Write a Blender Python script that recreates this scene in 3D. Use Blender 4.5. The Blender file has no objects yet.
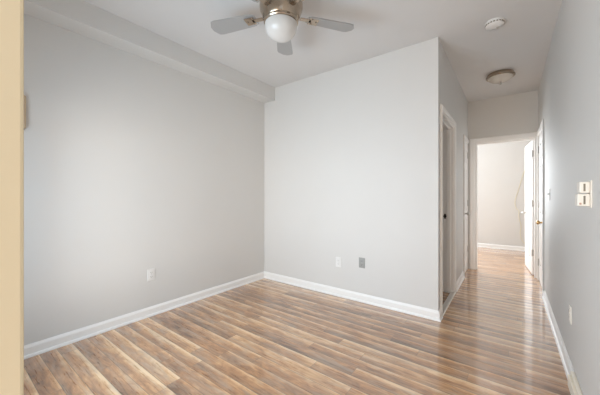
import bpy, bmesh, math, random
from mathutils import Vector, Matrix
random.seed(7)
PI = math.pi
SC = bpy.context.scene
COL = SC.collection

# ------------------------------------------------------------------ camera
cd = bpy.data.cameras.new('camera')
cam = bpy.data.objects.new('camera', cd)
COL.objects.link(cam)
cd.sensor_fit = 'HORIZONTAL'
cd.sensor_width = 36.0
cd.lens = 279.0 / 600.0 * 36.0
cd.shift_y = -2.5 / 600.0
cd.clip_start = 0.02
cam.location = (0, 0, 1.21)
cam.rotation_euler = (PI / 2, 0, math.radians(37.0))
SC.camera = cam

# ------------------------------------------------------------------ world, lights, exposure
w = bpy.data.worlds.new('sky')
SC.world = w
w.use_nodes = True
bg = w.node_tree.nodes['Background']
bg.inputs[0].default_value = (0.82, 0.90, 1.0, 1)
bg.inputs[1].default_value = 1.0
SC.view_settings.view_transform = 'Standard'
SC.view_settings.look = 'None'
SC.view_settings.gamma = 1.0
SC.view_settings.use_curve_mapping = False
SC.view_settings.exposure = 0.33
try:
    SC.cycles.max_bounces = 14
    SC.cycles.diffuse_bounces = 10
    SC.cycles.glossy_bounces = 5
    SC.cycles.sample_clamp_indirect = 6.0
    SC.cycles.use_denoising = True
except Exception:
    pass


def area(name, loc, rot, sx, sy, power, color):
    l = bpy.data.lights.new(name, 'AREA')
    l.shape = 'RECTANGLE'
    l.size, l.size_y = sx, sy
    l.energy = power
    l.color = color
    o = bpy.data.objects.new(name, l)
    o.location = loc
    o.rotation_euler = rot
    COL.objects.link(o)
    return o


# daylight at the openings, plus an added fill behind the bedroom
area('window_daylight', (-2.20, -0.9, 1.10), (PI / 2, 0, 0), 1.2, 1.5, 54, (0.64, 0.83, 1.0))
area('window_skylight', (-1.65, -0.14, 1.05), (PI / 2, 0, 0), 1.2, 1.3, 14, (0.66, 0.84, 1.0))
area('doorway_daylight', (-0.95, -2.1, 1.00), (PI / 2, 0, -0.25), 1.2, 1.8, 60, (1.0, 0.84, 0.66))
area('porch_daylight', (0.1, -2.3, 0.95), (PI / 2, 0, 0), 1.0, 1.6, 24, (1.0, 0.62, 0.32))
area('bedroom_daylight', (-2.9, 6.6, 1.5), (0, -PI / 2, 0), 1.5, 1.6, 20, (0.95, 0.98, 1.0))
area('bedroom_hall_fill', (-1.35, 7.95, 1.5), (-PI / 2, 0, 0), 1.1, 1.5, 106, (0.92, 0.97, 1.0))  # added lamp behind an unseen opening, brightens the open door and the hall


# ------------------------------------------------------------------ materials
def mat(name, col, rough=0.5, metal=0.0, spec=0.5, bump=0.0, bscale=200.0, emit=None):
    m = bpy.data.materials.new(name)
    m.use_nodes = True
    nt = m.node_tree
    b = nt.nodes['Principled BSDF']
    b.inputs['Base Color'].default_value = (*col, 1)
    b.inputs['Roughness'].default_value = rough
    b.inputs['Metallic'].default_value = metal
    b.inputs['Specular IOR Level'].default_value = spec
    tc = nt.nodes.new('ShaderNodeTexCoord')
    n = nt.nodes.new('ShaderNodeTexNoise')
    n.inputs['Scale'].default_value = bscale
    n.inputs['Detail'].default_value = 3
    nt.links.new(tc.outputs['Object'], n.inputs['Vector'])
    if bump > 0:
        bp = nt.nodes.new('ShaderNodeBump')
        bp.inputs['Strength'].default_value = bump
        bp.inputs['Distance'].default_value = 0.002
        nt.links.new(n.outputs['Fac'], bp.inputs['Height'])
        nt.links.new(bp.outputs['Normal'], b.inputs['Normal'])
    # faint tonal variation of the surface itself
    mx = nt.nodes.new('ShaderNodeMix')
    mx.data_type = 'RGBA'
    n2 = nt.nodes.new('ShaderNodeTexNoise')
    n2.inputs['Scale'].default_value = 3.0
    nt.links.new(tc.outputs['Object'], n2.inputs['Vector'])
    nt.links.new(n2.outputs['Fac'], mx.inputs[0])
    mx.inputs[6].default_value = (*[c * 0.985 for c in col], 1)
    mx.inputs[7].default_value = (*[min(1, c * 1.015) for c in col], 1)
    nt.links.new(mx.outputs[2], b.inputs['Base Color'])
    return m


WALL = mat('wall_paint', (0.685, 0.680, 0.664), 0.55, spec=0.3, bump=0.06, bscale=260)
CEIL = mat('ceiling_paint', (0.70, 0.695, 0.69), 0.8, spec=0.2, bump=0.05, bscale=200)
TRIM = mat('white_trim_paint', (0.90, 0.895, 0.88), 0.35)
DOOR = mat('white_door_paint', (0.88, 0.875, 0.865), 0.38)
CREAM = mat('cream_jamb_paint', (0.79, 0.665, 0.45), 0.45, bump=0.05, bscale=60)
PLAST = mat('white_plastic', (0.80, 0.80, 0.79), 0.35)
PLASTB = mat('ivory_plastic', (0.78, 0.75, 0.69), 0.4)
GREYP = mat('grey_plate', (0.36, 0.36, 0.345), 0.4, metal=0.3)
DARK = mat('dark_slot_and_shade', (0.05, 0.045, 0.04), 0.6)
SLOT = mat('olive_slot', (0.19, 0.17, 0.13), 0.6)
NICKEL = mat('brushed_nickel', (0.46, 0.38, 0.30), 0.24, metal=1.0)
STEEL = mat('satin_steel', (0.55, 0.54, 0.52), 0.35, metal=1.0)
BRASS = mat('brass', (0.55, 0.36, 0.16), 0.3, metal=1.0)
BRONZE = mat('dark_bronze', (0.03, 0.025, 0.02), 0.45, metal=0.6)
GLASS = mat('frosted_glass', (0.70, 0.69, 0.67), 0.25)
AMBG = mat('alabaster_glass', (0.62, 0.58, 0.52), 0.25)
BLADE = mat('fan_blade_finish', (0.37, 0.365, 0.36), 0.45)
CHIME = mat('beige_chime', (0.50, 0.38, 0.26), 0.5)
CORD = mat('pale_cord', (0.72, 0.67, 0.50), 0.5)
SILL = mat('pale_marble', (0.78, 0.75, 0.71), 0.3)
RED = mat('red_lever', (0.50, 0.33, 0.27), 0.5)


def floor_material():
    m = bpy.data.materials.new('wood_strip_floor')
    m.use_nodes = True
    nt = m.node_tree
    N, L = nt.nodes, nt.links
    b = N['Principled BSDF']
    tc = N.new('ShaderNodeTexCoord')
    sp = N.new('ShaderNodeSeparateXYZ')
    L.new(tc.outputs['Object'], sp.inputs[0])

    def M(op, a, bb=None, c=None):
        n = N.new('ShaderNodeMath')
        n.operation = op
        for i, v in enumerate((a, bb, c)):
            if v is None:
                continue
            if isinstance(v, (int, float)):
                n.inputs[i].default_value = v
            else:
                L.new(v, n.inputs[i])
        return n.outputs[0]

    X, Y = sp.outputs[0], sp.outputs[1]
    W, LEN = 0.1, 1.1
    yr = M('DIVIDE', Y, W)
    row = M('FLOOR', yr)
    yf = M('FRACT', yr)
    wn = N.new('ShaderNodeTexWhiteNoise')
    wn.noise_dimensions = '1D'
    L.new(row, wn.inputs['W'])
    xr = M('ADD', M('DIVIDE', X, LEN), M('MULTIPLY', wn.outputs['Value'], 7.0))
    colm = M('FLOOR', xr)
    xf = M('FRACT', xr)
    cb = N.new('ShaderNodeCombineXYZ')
    L.new(row, cb.inputs[0])
    L.new(colm, cb.inputs[1])
    wc = N.new('ShaderNodeTexWhiteNoise')
    wc.noise_dimensions = '2D'
    L.new(cb.outputs[0], wc.inputs['Vector'])
    rnd = wc.outputs['Value']

    def noise(sx, sy, off, detail, rough, dist=0.0):
        c = N.new('ShaderNodeCombineXYZ')
        L.new(M('ADD', M('MULTIPLY', X, sx), M('MULTIPLY', rnd, off)), c.inputs[0])
        L.new(M('MULTIPLY', Y, sy), c.inputs[1])
        L.new(M('MULTIPLY', rnd, 31.0), c.inputs[2])
        n = N.new('ShaderNodeTexNoise')
        n.inputs['Scale'].default_value = 1.0
        n.inputs['Detail'].default_value = detail
        n.inputs['Roughness'].default_value = rough
        n.inputs['Distortion'].default_value = dist
        L.new(c.outputs[0], n.inputs['Vector'])
        return n.outputs['Fac']

    broad = noise(1.6, 11.0, 17.0, 2, 0.5, 0.6)
    grain = noise(5.0, 90.0, 23.0, 4, 0.65, 0.4)
    blot = noise(7.0, 22.0, 11.0, 4, 0.6, 0.8)
    # strip tone, broad figure, then grain
    t = M('ADD', M('ADD', 0.08, M('MULTIPLY', rnd, 0.30)), M('MULTIPLY', broad, 0.62))
    t = M('ADD', t, M('MULTIPLY', M('SUBTRACT', blot, 0.5), 0.75))
    t = M('ADD', t, M('MULTIPLY', M('SUBTRACT', grain, 0.5), 0.42))
    # each strip is pale along one long edge and darkens towards the other
    edge = M('POWER', yf, 2.2)
    t = M('ADD', t, M('MULTIPLY', M('SUBTRACT', edge, 0.32), M('ADD', 0.17, M('MULTIPLY', wc.outputs['Color'], 0.5))))
    ramp = N.new('ShaderNodeValToRGB')
    e = ramp.color_ramp.elements
    e[0].position = 0.18
    e[0].color = (0.16, 0.076, 0.036, 1)
    e[1].position = 0.92
    e[1].color = (0.92, 0.66, 0.40, 1)
    for p, c in ((0.40, (0.36, 0.170, 0.074, 1)), (0.58, (0.56, 0.285, 0.125, 1)), (0.74, (0.74, 0.44, 0.22, 1))):
        k = e.new(p)
        k.color = c
    L.new(t, ramp.inputs[0])
    # grey figure in the wood, with the floor's grey glare put into it
    figure_glare = noise(2.4, 13.0, 29.0, 4, 0.62, 1.0)
    wr = N.new('ShaderNodeMapRange')
    wr.inputs['From Min'].default_value = 0.46
    wr.inputs['From Max'].default_value = 0.70
    wr.inputs['To Max'].default_value = 0.6
    L.new(figure_glare, wr.inputs['Value'])
    ww = N.new('ShaderNodeMix')
    ww.data_type = 'RGBA'
    L.new(wr.outputs['Result'], ww.inputs[0])
    L.new(ramp.outputs[0], ww.inputs[6])
    ww.inputs[7].default_value = (0.47, 0.375, 0.29, 1)
    # joints
    ey = M('MINIMUM', yf, M('SUBTRACT', 1.0, yf))
    ex = M('MINIMUM', xf, M('SUBTRACT', 1.0, xf))
    gap = M('MAXIMUM', M('LESS_THAN', ey, 0.02), M('LESS_THAN', ex, 0.0012))
    mx = N.new('ShaderNodeMix')
    mx.data_type = 'RGBA'
    L.new(M('MULTIPLY', gap, 0.6), mx.inputs[0])
    L.new(ww.outputs[2], mx.inputs[6])
    mx.inputs[7].default_value = (0.10, 0.068, 0.048, 1)
    L.new(mx.outputs[2], b.inputs['Base Color'])
    L.new(M('ADD', 0.22, M('MULTIPLY', grain, 0.14)), b.inputs['Roughness'])
    b.inputs['Specular IOR Level'].default_value = 0.6
    b.inputs['Coat Weight'].default_value = 1.0
    b.inputs['Coat IOR'].default_value = 1.72
    b.inputs['Coat Roughness'].default_value = 0.09
    bp = N.new('ShaderNodeBump')
    bp.inputs['Strength'].default_value = 0.08
    bp.inputs['Distance'].default_value = 0.001
    L.new(M('SUBTRACT', grain, M('MULTIPLY', gap, 1.0)), bp.inputs['Height'])
    L.new(bp.outputs['Normal'], b.inputs['Normal'])
    return m


FLOOR = floor_material()


# ------------------------------------------------------------------ mesh helpers
def box(bm, x0, x1, y0, y1, z0, z1, bev=0.0, seg=2):
    t = bmesh.new()
    bmesh.ops.create_cube(t, size=1)
    bmesh.ops.scale(t, vec=(x1 - x0, y1 - y0, z1 - z0), verts=t.verts)
    bmesh.ops.translate(t, vec=((x0 + x1) / 2, (y0 + y1) / 2, (z0 + z1) / 2), verts=t.verts)
    if bev > 0:
        bmesh.ops.bevel(t, geom=t.edges[:], offset=bev, segments=seg, affect='EDGES', profile=0.5)
    merge(bm, t)


def merge(bm, t, mtx=None):
    if mtx is not None:
        bmesh.ops.transform(t, matrix=mtx, verts=t.verts)
    me = bpy.data.meshes.new('tmp')
    t.to_mesh(me)
    t.free()
    bm.from_mesh(me)
    bpy.data.meshes.remove(me)


def lathe(bm, prof, n=48, mtx=None):
    t = bmesh.new()
    rings = []
    for r, z in prof:
        if r < 1e-6:
            rings.append([t.verts.new((0, 0, z))])
        else:
            rings.append([t.verts.new((r * math.cos(2 * PI * i / n), r * math.sin(2 * PI * i / n), z)) for i in range(n)])
    for a, b in zip(rings, rings[1:]):
        for i in range(n):
            j = (i + 1) % n
            if len(a) == 1 and len(b) > 1:
                t.faces.new((a[0], b[i], b[j]))
            elif len(b) == 1 and len(a) > 1:
                t.faces.new((a[i], a[j], b[0]))
            elif len(a) > 1:
                t.faces.new((a[i], a[j], b[j], b[i]))
    bmesh.ops.recalc_face_normals(t, faces=t.faces)
    merge(bm, t, mtx)


def tube(bm, pts, r, n=8):
    t = bmesh.new()
    rings = []
    for i, p in enumerate(pts):
        p = Vector(p)
        d = (Vector(pts[min(i + 1, len(pts) - 1)]) - Vector(pts[max(i - 1, 0)])).normalized()
        u = d.cross(Vector((0.31, 0.2, 0.93)))
        if u.length < 1e-3:
            u = d.cross(Vector((1, 0, 0)))
        u.normalize()
        v = d.cross(u)
        rings.append([t.verts.new(p + (u * math.cos(2 * PI * k / n) + v * math.sin(2 * PI * k / n)) * r) for k in range(n)])
    for a, b in zip(rings, rings[1:]):
        for k in range(n):
            t.faces.new((a[k], a[(k + 1) % n], b[(k + 1) % n], b[k]))
    t.faces.new(rings[0])
    t.faces.new(rings[-1])
    bmesh.ops.recalc_face_normals(t, faces=t.faces)
    merge(bm, t)


def prism(bm, prof, p0, p1, normal, m0=0.0, m1=0.0):
    """profile points (out, up) swept from p0 to p1; 'normal' is the direction pointing out of the wall;
    m0/m1 slide each end along the run per unit of 'out' (mitres)."""
    t = bmesh.new()
    p0, p1, nn = Vector(p0), Vector(p1), Vector(normal)
    d = (p1 - p0).normalized()
    up = Vector((0, 0, 1)) if abs(d.z) < 0.5 else None
    a = [t.verts.new(p0 + nn * o + Vector((0, 0, 1)) * h + d * (m0 * o)) for o, h in prof]
    b = [t.verts.new(p1 + nn * o + Vector((0, 0, 1)) * h + d * (m1 * o)) for o, h in prof]
    n = len(prof)
    for i in range(n):
        j = (i + 1) % n
        t.faces.new((a[i], a[j], b[j], b[i]))
    t.faces.new(a)
    t.faces.new(b)
    bmesh.ops.recalc_face_normals(t, faces=t.faces)
    merge(bm, t)


def obj(name, bm, m, parent=None, smooth=False):
    me = bpy.data.meshes.new(name)
    if smooth:
        for f in bm.faces:
            f.smooth = True
    bm.to_mesh(me)
    bm.free()
    o = bpy.data.objects.new(name, me)
    COL.objects.link(o)
    me.materials.append(m)
    if smooth:
        try:
            me.set_sharp_from_angle(angle=math.radians(35))
        except Exception:
            pass
    if parent is not None:
        o.parent = parent
        o.matrix_parent_inverse = Matrix()
    return o


def bx(name, m, dims, parent=None, bev=0.0):
    b = bmesh.new()
    box(b, *dims, bev=bev)
    return obj(name, b, m, parent)


def tag(o, label, cat, group=None):
    o['label'] = label
    o['category'] = cat
    if group:
        o['group'] = group
    return o


def struct(o):
    o['kind'] = 'structure'
    return o


def empty(name, loc, rz=0.0, rot=None):
    o = bpy.data.objects.new(name, None)
    o.empty_display_size = 0.1
    o.location = loc
    o.rotation_euler = rot if rot else (0, 0, rz)
    COL.objects.link(o)
    return o


# ------------------------------------------------------------------ dimensions (metres; camera at x=0, y=0)
H = 2.735          # ceiling
XL = -2.88         # room left wall
YB = 2.955         # room back wall
XH = -0.555        # hall left wall
XR = 0.325         # right wall
YE = 5.33          # hall end wall
YF = 7.72          # bedroom far wall
T = 0.12
DT = 2.045         # door opening height

# ------------------------------------------------------------------ shell
struct(bx('floor', FLOOR, (-3.2, 1.6, -0.16, 8.0, -0.06, 0.0)))
struct(bx('ground', mat('porch_concrete', (0.45, 0.43, 0.40), 0.9, bump=0.3, bscale=80), (-4.5, 3.0, -4.0, -0.16, -0.16, -0.10)))
struct(bx('ceiling', CEIL, (-3.2, 1.6, -0.10, 8.0, H, H + 0.1)))
struct(bx('wall_left', WALL, (XL - T, XL, -0.06, YB + T, 0, H)))
struct(bx('ceiling_soffit', WALL, (XL, -2.672, 0.06, YB, 2.555, H)))
b = bmesh.new()
box(b, XL, XH, YB, YB + T, 0, H)
struct(obj('wall_back', b, WALL))
# hall left wall with two door openings
A0, A1 = 3.082, 3.885      # bathroom opening
B0, B1 = 4.78, 5.27        # closet opening
b = bmesh.new()
box(b, XH - T, XH, YB + T, A0, 0, H)
box(b, XH - T, XH, A0, A1, DT, H)
box(b, XH - T, XH, A1, B0, 0, H)
box(b, XH - T, XH, B0, B1, DT, H)
box(b, XH - T, XH, B1, YE, 0, H)
struct(obj('wall_hall', b, WALL))
# hall end wall with opening
E0, E1 = -0.457, 0.300
b = bmesh.new()
box(b, -2.6, E0, YE, YE + T, 0, H)
box(b, E0, E1, YE, YE + T, DT + 0.01, H)
box(b, E1, 1.2, YE, YE + T, 0, H)
struct(obj('wall_end', b, WALL))
# right wall with closed door opening
R0, R1 = 4.43, 5.20
b = bmesh.new()
box(b, XR, XR + T, -0.06, R0, 0, H)
box(b, XR, XR + T, R0, R1, DT, H)
box(b, XR, XR + T, R1, YE, 0, H)
struct(obj('wall_right', b, WALL))
# bedroom beyond the hall
b = bmesh.new()
box(b, -2.6, -2.1, YF, YF + T, 0, H)
box(b, -2.1, -0.9, YF, YF + T, 0, 0.75)  # unseen opening added for the fill lamp outside it
box(b, -2.1, -0.9, YF, YF + T, 2.25, H)
box(b, -0.9, 1.2, YF, YF + T, 0, H)
box(b, 1.08, 1.2, YE + T, YF, 0, H)
box(b, -2.6, -2.48, YE + T, 5.85, 0, H)
box(b, -2.6, -2.48, 7.35, YF, 0, H)
box(b, -2.6, -2.48, 5.85, 7.35, 0, 0.7)
box(b, -2.6, -2.48, 5.85, 7.35, 2.3, H)
struct(obj('wall_bedroom', b, WALL))
# bathroom shell behind the hall's left wall
b = bmesh.new()
box(b, -2.2, -2.08, YB + T, 4.72, 0, H)
box(b, -2.08, XH - T, 4.60, 4.72, 0, H)
struct(obj('wall_bathroom', b, WALL))
# outer wall with the doorway the camera stands in and a window
b = bmesh.new()
WX0, WX1, WZ0, WZ1 = -2.45, -0.85, 0.38, 1.80
JX = -0.50
box(b, XL, WX0, -0.06, 0.06, 0, H)
box(b, WX0, WX1, -0.06, 0.06, 0, WZ0)
box(b, WX0, WX1, -0.06, 0.06, WZ1, H)
box(b, WX1, JX - 0.10, -0.06, 0.06, 0, H)
box(b, JX - 0.10, XR, -0.06, 0.06, 2.14, H)
struct(obj('wall_front', b, WALL))
# cream jamb of that doorway: jamb board with rounded arris and a stop
b = bmesh.new()
box(b, JX - 0.10, JX, -0.08, 0.0735, 0, 2.14, bev=0.004)
struct(obj('trim_1', b, CREAM))
# window frame with sashes and glass
b = bmesh.new()
for (x0, x1, z0, z1) in ((WX0, WX0 + .05, WZ0, WZ1), (WX1 - .05, WX1, WZ0, WZ1), (WX0 + .05, WX1 - .05, WZ0, WZ0 + .05),
                         (WX0 + .05, WX1 - .05, WZ1 - .05, WZ1), (-1.77, -1.72, WZ0 + .05, WZ1 - .05)):
    box(b, x0, x1, -0.05, 0.03, z0, z1, bev=.004)
struct(obj('window_1', b, TRIM))


# ------------------------------------------------------------------ baseboards
BP = [(0, 0), (0.026, 0), (0.026, 0.008), (0.022, 0.017), (0.014, 0.021), (0.014, 0.070), (0.011, 0.078), (0.006, 0.086), (0.004, 0.092), (0, 0.092)]


def base(name, runs):
    b = bmesh.new()
    for p0, p1, n, m0, m1 in runs:
        prism(b, BP, p0, p1, n, m0, m1)
    struct(obj(name, b, TRIM))


base('baseboard_left', [((XL, 0.06, 0), (XL, YB, 0), (1, 0, 0), 0, -1)])
base('baseboard_back', [((XL, YB, 0), (XH, YB, 0), (0, -1, 0), 1, 1),
                        ((XH, YB, 0), (XH, A0 - 0.037, 0), (1, 0, 0), -1, 0)])
base('baseboard_hall', [((XH, A1 + 0.075, 0), (XH, B0 - 0.06, 0), (1, 0, 0), 0, 0)])
base('baseboard_right', [((XR, 2.44, 0), (XR, R0 - 0.07, 0), (-1, 0, 0), 0, 0)])
base('baseboard_far', [((-2.48, YF, 0), (1.08, YF, 0), (0, -1, 0), 0, 0)])
# thicker base block, right wall's near end; warm light put into its cream tone
b = bmesh.new()
box(b, XR - 0.034, XR, 0.5, 2.44, 0, 0.075, bev=0.005)
box(b, XR - 0.022, XR, 0.5, 2.44, 0.075, 0.100, bev=0.006)
struct(obj('trim_2', b, mat('warm_lit_base_paint', (0.86, 0.80, 0.69), 0.45)))


# ------------------------------------------------------------------ door casings and jambs
def casing_y(name, x, sgn, y0, y1, top, cw=0.07, wl=None, jamb=True, stop_x=None, hide=(), near_w=None):
    """casing around an opening in a wall of constant x; sgn is the side the casing faces."""
    b = bmesh.new()
    prof = ((0.0, 1.0, 0.010), (0.12, 0.86, 0.016), (0.62, 0.86, 0.020))
    for f0, f1, th in prof:
        xa, xb = sorted((x, x + sgn * th))
        o0, o1 = cw * f0, cw * f1
        if 'near' not in hide:
            nw = (near_w or cw) / cw
            box(b, xa, xb, y0 - o1 * nw, y0 - o0 * nw, 0, top + o1, bev=0.0025)
        if 'far' not in hide:
            box(b, xa, xb, y1 + o0, y1 + o1, 0, top + o1, bev=0.0025)
        box(b, xa, xb, y0 - o0 * (near_w or cw) / cw, y1 + o0, top + o0, top + o1, bev=0.0025)
    if jamb:
        xa, xb = sorted((x, x - sgn * T))
        box(b, xa, xb, y0, y0 + 0.016, 0, top)
        box(b, xa, xb, y1 - 0.016, y1, 0, top)
        box(b, xa, xb, y0 + 0.016, y1 - 0.016, top - 0.016, top)
        if stop_x is not None:
            s0, s1 = stop_x
            box(b, s0, s1, y0 + 0.016, y0 + 0.028, 0, top - 0.016, bev=0.002)
            box(b, s0, s1, y1 - 0.028, y1 - 0.016, 0, top - 0.016, bev=0.002)
            box(b, s0, s1, y0 + 0.028, y1 - 0.028, top - 0.028, top - 0.016, bev=0.002)
    return struct(obj(name, b, TRIM))


bath = casing_y('trim_3', XH, 1, A0, A1, DT, cw=0.072, near_w=0.036, stop_x=(XH - 0.075, XH - 0.035))
# strike plate on the far jamb
b = bmesh.new()
box(b, XH - 0.106, XH - 0.084, A1 - 0.0175, A1 - 0.016, 0.915, 0.975, bev=0.0006)
lathe(b, [(0, 0), (0.016, 0), (0.018, 0.003), (0.014, 0.008), (0, 0.009)], 20,
      Matrix.Translation((XH - 0.095, A1 - 0.018, 0.945)) @ Matrix.Rotation(PI / 2, 4, 'X'))
obj('strike_plate', b, BRONZE, bath)
# marble sill of the bathroom
struct(bx('trim_4', SILL, (XH - 0.030, XH + 0.022, A0 - 0.005, A1 + 0.020, 0, 0.022), bev=0.005))

casing_y('trim_5', XH, 1, B0, B1, DT, cw=0.062, hide=('far',))
casing_y('trim_6', XR, -1, R0, R1, DT, cw=0.072)
# hall end casing + jamb
b = bmesh.new()
for f0, f1, th in ((0.0, 1.0, 0.010), (0.12, 0.86, 0.016), (0.62, 0.86, 0.020)):
    cw = 0.072
    box(b, E0 - cw * f1, E0 - cw * f0, YE - th, YE, 0, DT + 0.01 + cw * f1, bev=0.0025)
    xr = min(E1 + cw * f1, XR - 0.002)
    if xr > E1 + cw * f0:
        box(b, E1 + cw * f0, xr, YE - th, YE, 0, DT + 0.01 + cw * f1, bev=0.0025)
    box(b, E0 - cw * f0, min(E1 + cw * f0, XR - 0.002), YE - th, YE, DT + 0.01 + cw * f0, DT + 0.01 + cw * f1, bev=0.0025)
box(b, E0, E0 + 0.016, YE, YE + T, 0, DT + 0.01)
box(b, E1 - 0.016, E1, YE, YE + T, 0, DT + 0.01)
box(b, E0 + 0.016, E1 - 0.016, YE, YE + T, DT - 0.006, DT + 0.01)
box(b, E0 + 0.016, E0 + 0.028, YE + 0.04, YE + 0.075, 0, DT - 0.006, bev=0.002)
box(b, E0 + 0.028, E1 - 0.016, YE + 0.04, YE + 0.075, DT - 0.018, DT - 0.006, bev=0.002)
struct(obj('trim_7', b, TRIM))


# ------------------------------------------------------------------ doors: local x along the width from the hinge, y thickness, z up
def panel_door(name, loc, rz, wd, ht, th=0.035):
    root = empty(name, loc, rz)
    struct(root)
    b = bmesh.new()
    st = 0.11
    mid = wd / 2
    xs = [(0, st), (mid - 0.045, mid + 0.045), (wd - st, wd)]
    zs = [(0, 0.22), (0.82, 0.95), (1.60, 1.70), (ht - 0.11, ht)]
    for x0, x1 in xs:
        box(b, x0, x1, -th / 2, th / 2, 0, ht)
    for z0, z1 in zs:
        for x0, x1 in ((st, mid - 0.045), (mid + 0.045, wd - st)):
            box(b, x0, x1, -th / 2, th / 2, z0, z1)
    for (za, zb) in zip(zs, zs[1:]):
        for x0, x1 in ((st, mid - 0.045), (mid + 0.045, wd - st)):
            box(b, x0, x1, -th / 2 + 0.010, th / 2 - 0.010, za[1], zb[0])
            box(b, x0 + 0.022, x1 - 0.022, -th / 2 + 0.002, th / 2 - 0.002, za[1] + 0.022, zb[0] - 0.022, bev=0.007)
    obj('door_panel', b, DOOR, root)
    return root


def hinge(parent, x, y, z, m, h=0.09, r=0.0065, leaf=None):
    b = bmesh.new()
    tube(b, [(x, y, z - h / 2), (x, y, z + h / 2)], r, 12)
    tube(b, [(x, y, z + h / 2), (x, y, z + h / 2 + 0.007)], r * 0.7, 10)
    tube(b, [(x, y, z - h / 2 - 0.007), (x, y, z - h / 2)], r * 0.7, 10)
    if leaf:
        box(b, *leaf, z - h / 2, z + h / 2)
    o = obj('hinge', b, m, parent, smooth=True)
    o['label'] = 'metal butt hinge'
    return o


def knob(parent, x, y, z, sy, m, name='door_knob'):
    b = bmesh.new()
    lathe(b, [(0, 0), (0.030, 0), (0.032, 0.004), (0.026, 0.010), (0.012, 0.014), (0.010, 0.030), (0.020, 0.040), (0.027, 0.052), (0.025, 0.064), (0.014, 0.070), (0, 0.071)], 28,
          Matrix.Translation((x, y, z)) @ Matrix.Rotation(-sy * PI / 2, 4, 'X'))
    return obj(name, b, m, parent, smooth=True)


def lever(parent, x, y, z, sy, dx, m):
    b = bmesh.new()
    lathe(b, [(0, 0), (0.030, 0), (0.032, 0.004), (0.027, 0.010), (0.011, 0.013), (0.010, 0.045), (0, 0.045)], 28,
          Matrix.Translation((x, y, z)) @ Matrix.Rotation(-sy * PI / 2, 4, 'X'))
    tube(b, [(x, y + sy * 0.044, z), (x + dx * 0.02, y + sy * 0.050, z), (x + dx * 0.07, y + sy * 0.050, z + 0.002), (x + dx * 0.11, y + sy * 0.044, z - 0.002)], 0.009, 12)
    return obj('door_handle', b, m, parent, smooth=True)


# door 1: open white door of the bedroom, hinged on the right jamb, swung into the bedroom
d1 = panel_door('door_1', (E1 - 0.018, YE + T + 0.006, 0.012), math.radians(95), 0.725, 2.02)
tag(d1, 'white panelled door standing open into the bright room at the hall end', 'door')
for z in (0.33, 1.07, 1.82):
    hinge(d1, -0.006, 0.020, z, STEEL, leaf=(-0.004, 0.0, -0.016, 0.018))
lever(d1, 0.665, 0.0175, 0.905, 1, -1, STEEL)
lever(d1, 0.665, -0.0175, 0.905, -1, -1, STEEL)

# door 2: closed white door in the right wall
d2 = panel_door('door_2', (XR + 0.0195, R1 - 0.018, 0.010), math.radians(-90), R1 - R0 - 0.036, 2.015)
tag(d2, 'closed white door in the right wall with brass knob', 'door')
for z in (0.25, 1.07, 1.84):
    hinge(d2, -0.002, -0.026, z, STEEL)
k = knob(d2, R1 - R0 - 0.036 - 0.065, -0.0175, 0.862, -1, BRASS)
k['label'] = 'round brass knob'

# door 3: closed white closet door in the hall's left wall
d3 = panel_door('door_3', (XH - 0.0195, B1 - 0.018, 0.010), math.radians(-90), B1 - B0 - 0.036, 2.015)
tag(d3, 'narrow closed white door at the far end of the left hall wall', 'door')
for z in (0.33, 1.07, 1.84):
    hinge(d3, -0.002, 0.026, z, STEEL)
k = knob(d3, B1 - B0 - 0.036 - 0.055, 0.0175, 0.92, 1, STEEL)

# ------------------------------------------------------------------ ceiling fan (five blades at rest)
fan = empty('ceiling_fan', (-1.345, 1.555, H))
tag(fan, 'brushed nickel hugger ceiling fan with white globe light', 'ceiling fan')
b = bmesh.new()
lathe(b, [(0, 0), (0.105, 0), (0.112, -0.008), (0.115, -0.05), (0.120, -0.075), (0.120, -0.085)], 56)
obj('canopy', b, NICKEL, fan, True)
b = bmesh.new()
lathe(b, [(0.118, -0.080), (0.150, -0.088), (0.158, -0.100), (0.158, -0.150), (0.154, -0.172), (0.148, -0.186), (0.136, -0.215), (0.128, -0.238), (0.122, -0.246), (0.0, -0.246)], 64)
obj('motor_housing', b, NICKEL, fan, True)
b = bmesh.new()
lathe(b, [(0.112, -0.246), (0.124, -0.247), (0.127, -0.252), (0.127, -0.262), (0.122, -0.268), (0.110, -0.270), (0.0, -0.270)], 56)
obj('light_collar', b, NICKEL, fan, True)
b = bmesh.new()
pr = [(0.113, -0.266)]
for i in range(1, 15):
    a = i / 14 * PI / 2
    pr.append((0.118 * math.cos(a) if i < 14 else 0.0, -0.285 - 0.105 * math.sin(a)))
pr.insert(1, (0.119, -0.274))
pr.insert(2, (0.119, -0.283))
lathe(b, pr, 56)
o = obj('globe', b, GLASS, fan, True)
o['label'] = 'white frosted glass globe'
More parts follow.
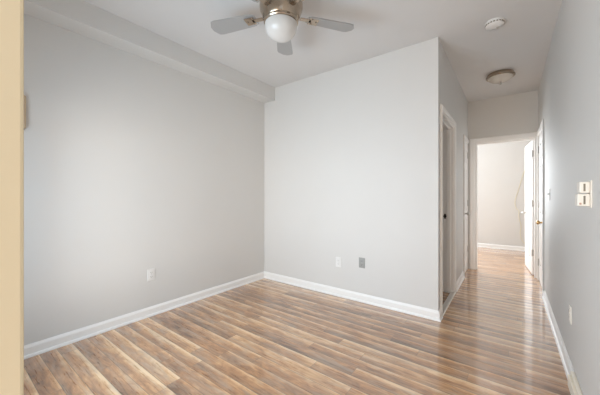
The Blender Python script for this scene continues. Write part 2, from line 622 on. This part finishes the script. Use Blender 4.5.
for i in range(5):
    a = math.radians(127 + 72 * i)
    mtx = Matrix.Rotation(a, 4, 'Z')
    # blade iron
    t = bmesh.new()
    box(t, 0.145, 0.235, -0.018, 0.018, -0.206, -0.200, bev=0.002)
    box(t, 0.215, 0.290, -0.042, 0.042, -0.206, -0.201, bev=0.002)
    for sx, sy in ((0.240, 0.025), (0.240, -0.025), (0.275, 0.0)):
        lathe(t, [(0, -0.211), (0.006, -0.211), (0.008, -0.206), (0, -0.206)], 12, Matrix.Translation((sx, sy, 0)))
    bb = bmesh.new()
    merge(bb, t, mtx)
    iron = obj('blade_arm', bb, NICKEL, fan)
    # blade: rounded paddle, pitched
    t = bmesh.new()
    out = []
    L0, L1 = 0.20, 0.59
    nseg = 14
    top, bot = [], []
    for k in range(nseg + 1):
        f = k / nseg
        x = L0 + (L1 - L0) * f
        wv = 0.054 + 0.020 * f
        if f > 0.86:
            g = (f - 0.86) / 0.14
            wv *= math.sqrt(max(0.0, 1 - g * g * 0.92))
        if f < 0.08:
            wv *= 0.75 + 0.25 * (f / 0.08)
        top.append((x, wv))
        bot.append((x, -wv))
    loop = top + bot[::-1]
    v0 = [t.verts.new((x, y, -0.2)) for x, y in loop]
    v1 = [t.verts.new((x, y, -0.1935)) for x, y in loop]
    t.faces.new(v0)
    t.faces.new(v1)
    for k in range(len(loop)):
        j = (k + 1) % len(loop)
        t.faces.new((v0[k], v0[j], v1[j], v1[k]))
    bmesh.ops.recalc_face_normals(t, faces=t.faces)
    for v in t.verts:
        v.co.z += 0.0 + v.co.y * math.tan(math.radians(9))
    bb = bmesh.new()
    merge(bb, t, mtx)
    obj('blade', bb, BLADE, fan)

# ------------------------------------------------------------------ smoke detector and hall light
sd = empty('smoke_detector', (-0.11, 3.0, H))
tag(sd, 'round white smoke detector on the ceiling above the hall entrance', 'smoke detector')
b = bmesh.new()
lathe(b, [(0, 0), (0.072, 0), (0.074, -0.004), (0.074, -0.010), (0.066, -0.012)], 48)
obj('mounting_plate', b, PLAST, sd, True)
b = bmesh.new()
lathe(b, [(0.066, -0.010), (0.070, -0.014), (0.069, -0.030), (0.060, -0.038), (0.030, -0.042), (0, -0.042)], 48)
obj('cover', b, PLAST, sd, True)
b = bmesh.new()
for k in range(20):
    a = 2 * PI * k / 20
    t = bmesh.new()
    box(t, 0.0665, 0.0715, -0.007, 0.007, -0.027, -0.018)
    merge(b, t, Matrix.Rotation(a, 4, 'Z'))
obj('vent', b, SLOT, sd)
b = bmesh.new()
lathe(b, [(0, -0.045), (0.012, -0.045), (0.013, -0.040), (0, -0.040)], 20, Matrix.Translation((0.022, 0.022, 0)))
obj('test_button', b, GREYP, sd, True)

hl = empty('ceiling_light', (-0.10, 4.31, H))
tag(hl, 'flush dome ceiling light with nickel ring in the hallway', 'ceiling light')
b = bmesh.new()
lathe(b, [(0, 0), (0.130, 0), (0.138, -0.006), (0.150, -0.030), (0.152, -0.044), (0.146, -0.052), (0.128, -0.052)], 56)
obj('base_ring', b, NICKEL, hl, True)
b = bmesh.new()
pr = []
for i in range(13):
    a = i / 12 * PI / 2
    pr.append((0.132 * math.cos(a) if i < 12 else 0.0, -0.048 - 0.062 * math.sin(a)))
lathe(b, pr, 56)
obj('glass_dome', b, AMBG, hl, True)
b = bmesh.new()
lathe(b, [(0, -0.106), (0.018, -0.108), (0.020, -0.114), (0.010, -0.119), (0.008, -0.124), (0.014, -0.130), (0.012, -0.139), (0, -0.143)], 24)
obj('finial', b, STEEL, hl, True)


# ------------------------------------------------------------------ wall plates: local x width, -y out of the wall, z up
def outlet(loc, rz, label, m, slot_m, coax=False, group=None):
    r = empty('wall_outlet', loc, rz)
    tag(r, label, 'outlet', group)
    b = bmesh.new()
    box(b, -0.036, 0.036, -0.006, 0, -0.058, 0.058, bev=0.0025)
    obj('cover_plate', b, m, r)
    for s in (-1, 1):
        b = bmesh.new()
        box(b, -0.017, 0.017, -0.0085, -0.005, s * 0.021 - 0.0145, s * 0.021 + 0.0145, bev=0.0012)
        o = obj('socket', b, m, r)
        b = bmesh.new()
        box(b, -0.0085, -0.0055, -0.0090, -0.008, s * 0.021 - 0.003, s * 0.021 + 0.007)
        box(b, 0.0055, 0.0085, -0.0090, -0.008, s * 0.021 - 0.003, s * 0.021 + 0.007)
        box(b, -0.0025, 0.0025, -0.0090, -0.008, s * 0.021 - 0.010, s * 0.021 - 0.006)
        obj('slot', b, slot_m, o)
    b = bmesh.new()
    lathe(b, [(0, 0.0075), (0.003, 0.0072), (0.0038, 0.006), (0, 0.006)], 12, Matrix.Rotation(PI / 2, 4, 'X'))
    obj('screw', b, STEEL, r)
    return r


outlet((XL, 1.337, 0.412), PI / 2, 'white outlet low on the grey left wall', PLAST, SLOT)
outlet((-1.647, YB, 0.405), 0, 'white outlet on back wall, left of the grey plate', PLAST, GREYP)
outlet((-1.345, YB, 0.440), 0, 'grey outlet plate low on back wall, right of the white one', GREYP, DARK)
outlet((XR, 2.59, 0.410), -PI / 2, 'ivory outlet low on the right wall', PLASTB, SLOT)

sw = empty('light_switch', (XR, 3.84, 1.215), -PI / 2)
tag(sw, 'white toggle light switch on right wall beside the closed door', 'light switch')
b = bmesh.new()
box(b, -0.036, 0.036, -0.006, 0, -0.058, 0.058, bev=0.0025)
obj('cover_plate', b, PLAST, sw)
b = bmesh.new()
box(b, -0.006, 0.006, -0.020, -0.005, -0.004, 0.012, bev=0.002)
obj('toggle', b, PLAST, sw)

# two stacked wall control boxes on the right wall
ct = empty('wall_control', (XR, 2.016, 1.217), -PI / 2)
tag(ct, 'stacked ivory wall control boxes at hand height on right wall', 'wall control')
b = bmesh.new()
box(b, -0.040, 0.040, -0.006, 0, -0.070, 0.066, bev=0.002)
obj('back_plate', b, PLASTB, ct)
for nm, z0, z1, dep in (('upper_box', 0.002, 0.060, 0.046), ('lower_box', -0.064, -0.001, 0.053)):
    b = bmesh.new()
    box(b, -0.036, 0.036, -dep, -0.006, z0, z1, bev=0.006)
    p = obj(nm, b, PLASTB, ct)
    b = bmesh.new()
    box(b, 0.030, 0.0366, -0.031, -0.023, z0 + 0.010, z1 - 0.010, bev=0.001)
    obj('slot', b, SLOT, p)
b = bmesh.new()
box(b, 0.030, 0.041, -0.046, -0.038, -0.056, -0.046, bev=0.002)
obj('lever', b, RED, ct)

# chime box high on the left wall, half hidden by the cream jamb
ch = empty('door_chime', (XL, 0.326, 1.815), PI / 2)
tag(ch, 'beige chime box high on left wall beside the cream jamb', 'door chime')
b = bmesh.new()
box(b, -0.10, 0.10, -0.045, 0, -0.115, 0.125, bev=0.006)
obj('cover', b, CHIME, ch)
b = bmesh.new()
box(b, -0.085, 0.092, -0.036, -0.004, -0.130, -0.113, bev=0.003)
obj('under_shade', b, DARK, ch)  # dark strip standing in for the shadow under the chime

# cord hanging down the far bedroom wall
b = bmesh.new()
pts = [(0.36, 1.93), (0.27, 1.79), (0.203, 1.58), (0.14, 1.31), (0.083, 1.08), (0.10, 0.93), (0.15, 0.86), (0.15, 0.73), (0.187, 0.53), (0.17, 0.38), (0.21, 0.22), (0.29, 0.12)]
sm = []
for i in range(len(pts) - 1):
    p0, p1, p2, p3 = pts[max(i - 1, 0)], pts[i], pts[i + 1], pts[min(i + 2, len(pts) - 1)]
    for s in range(5):
        t = s / 5
        q = []
        for d in (0, 1):
            q.append(0.5 * (2 * p1[d] + (p2[d] - p0[d]) * t + (2 * p0[d] - 5 * p1[d] + 4 * p2[d] - p3[d]) * t * t + (3 * p1[d] - p0[d] - 3 * p2[d] + p3[d]) * t ** 3))
        sm.append((q[0], YF - 0.006, q[1]))
tube(b, sm, 0.006, 8)
tag(obj('hanging_cord', b, CORD, None, True), 'pale yellow cord hanging on far room wall beside the open door', 'cord')
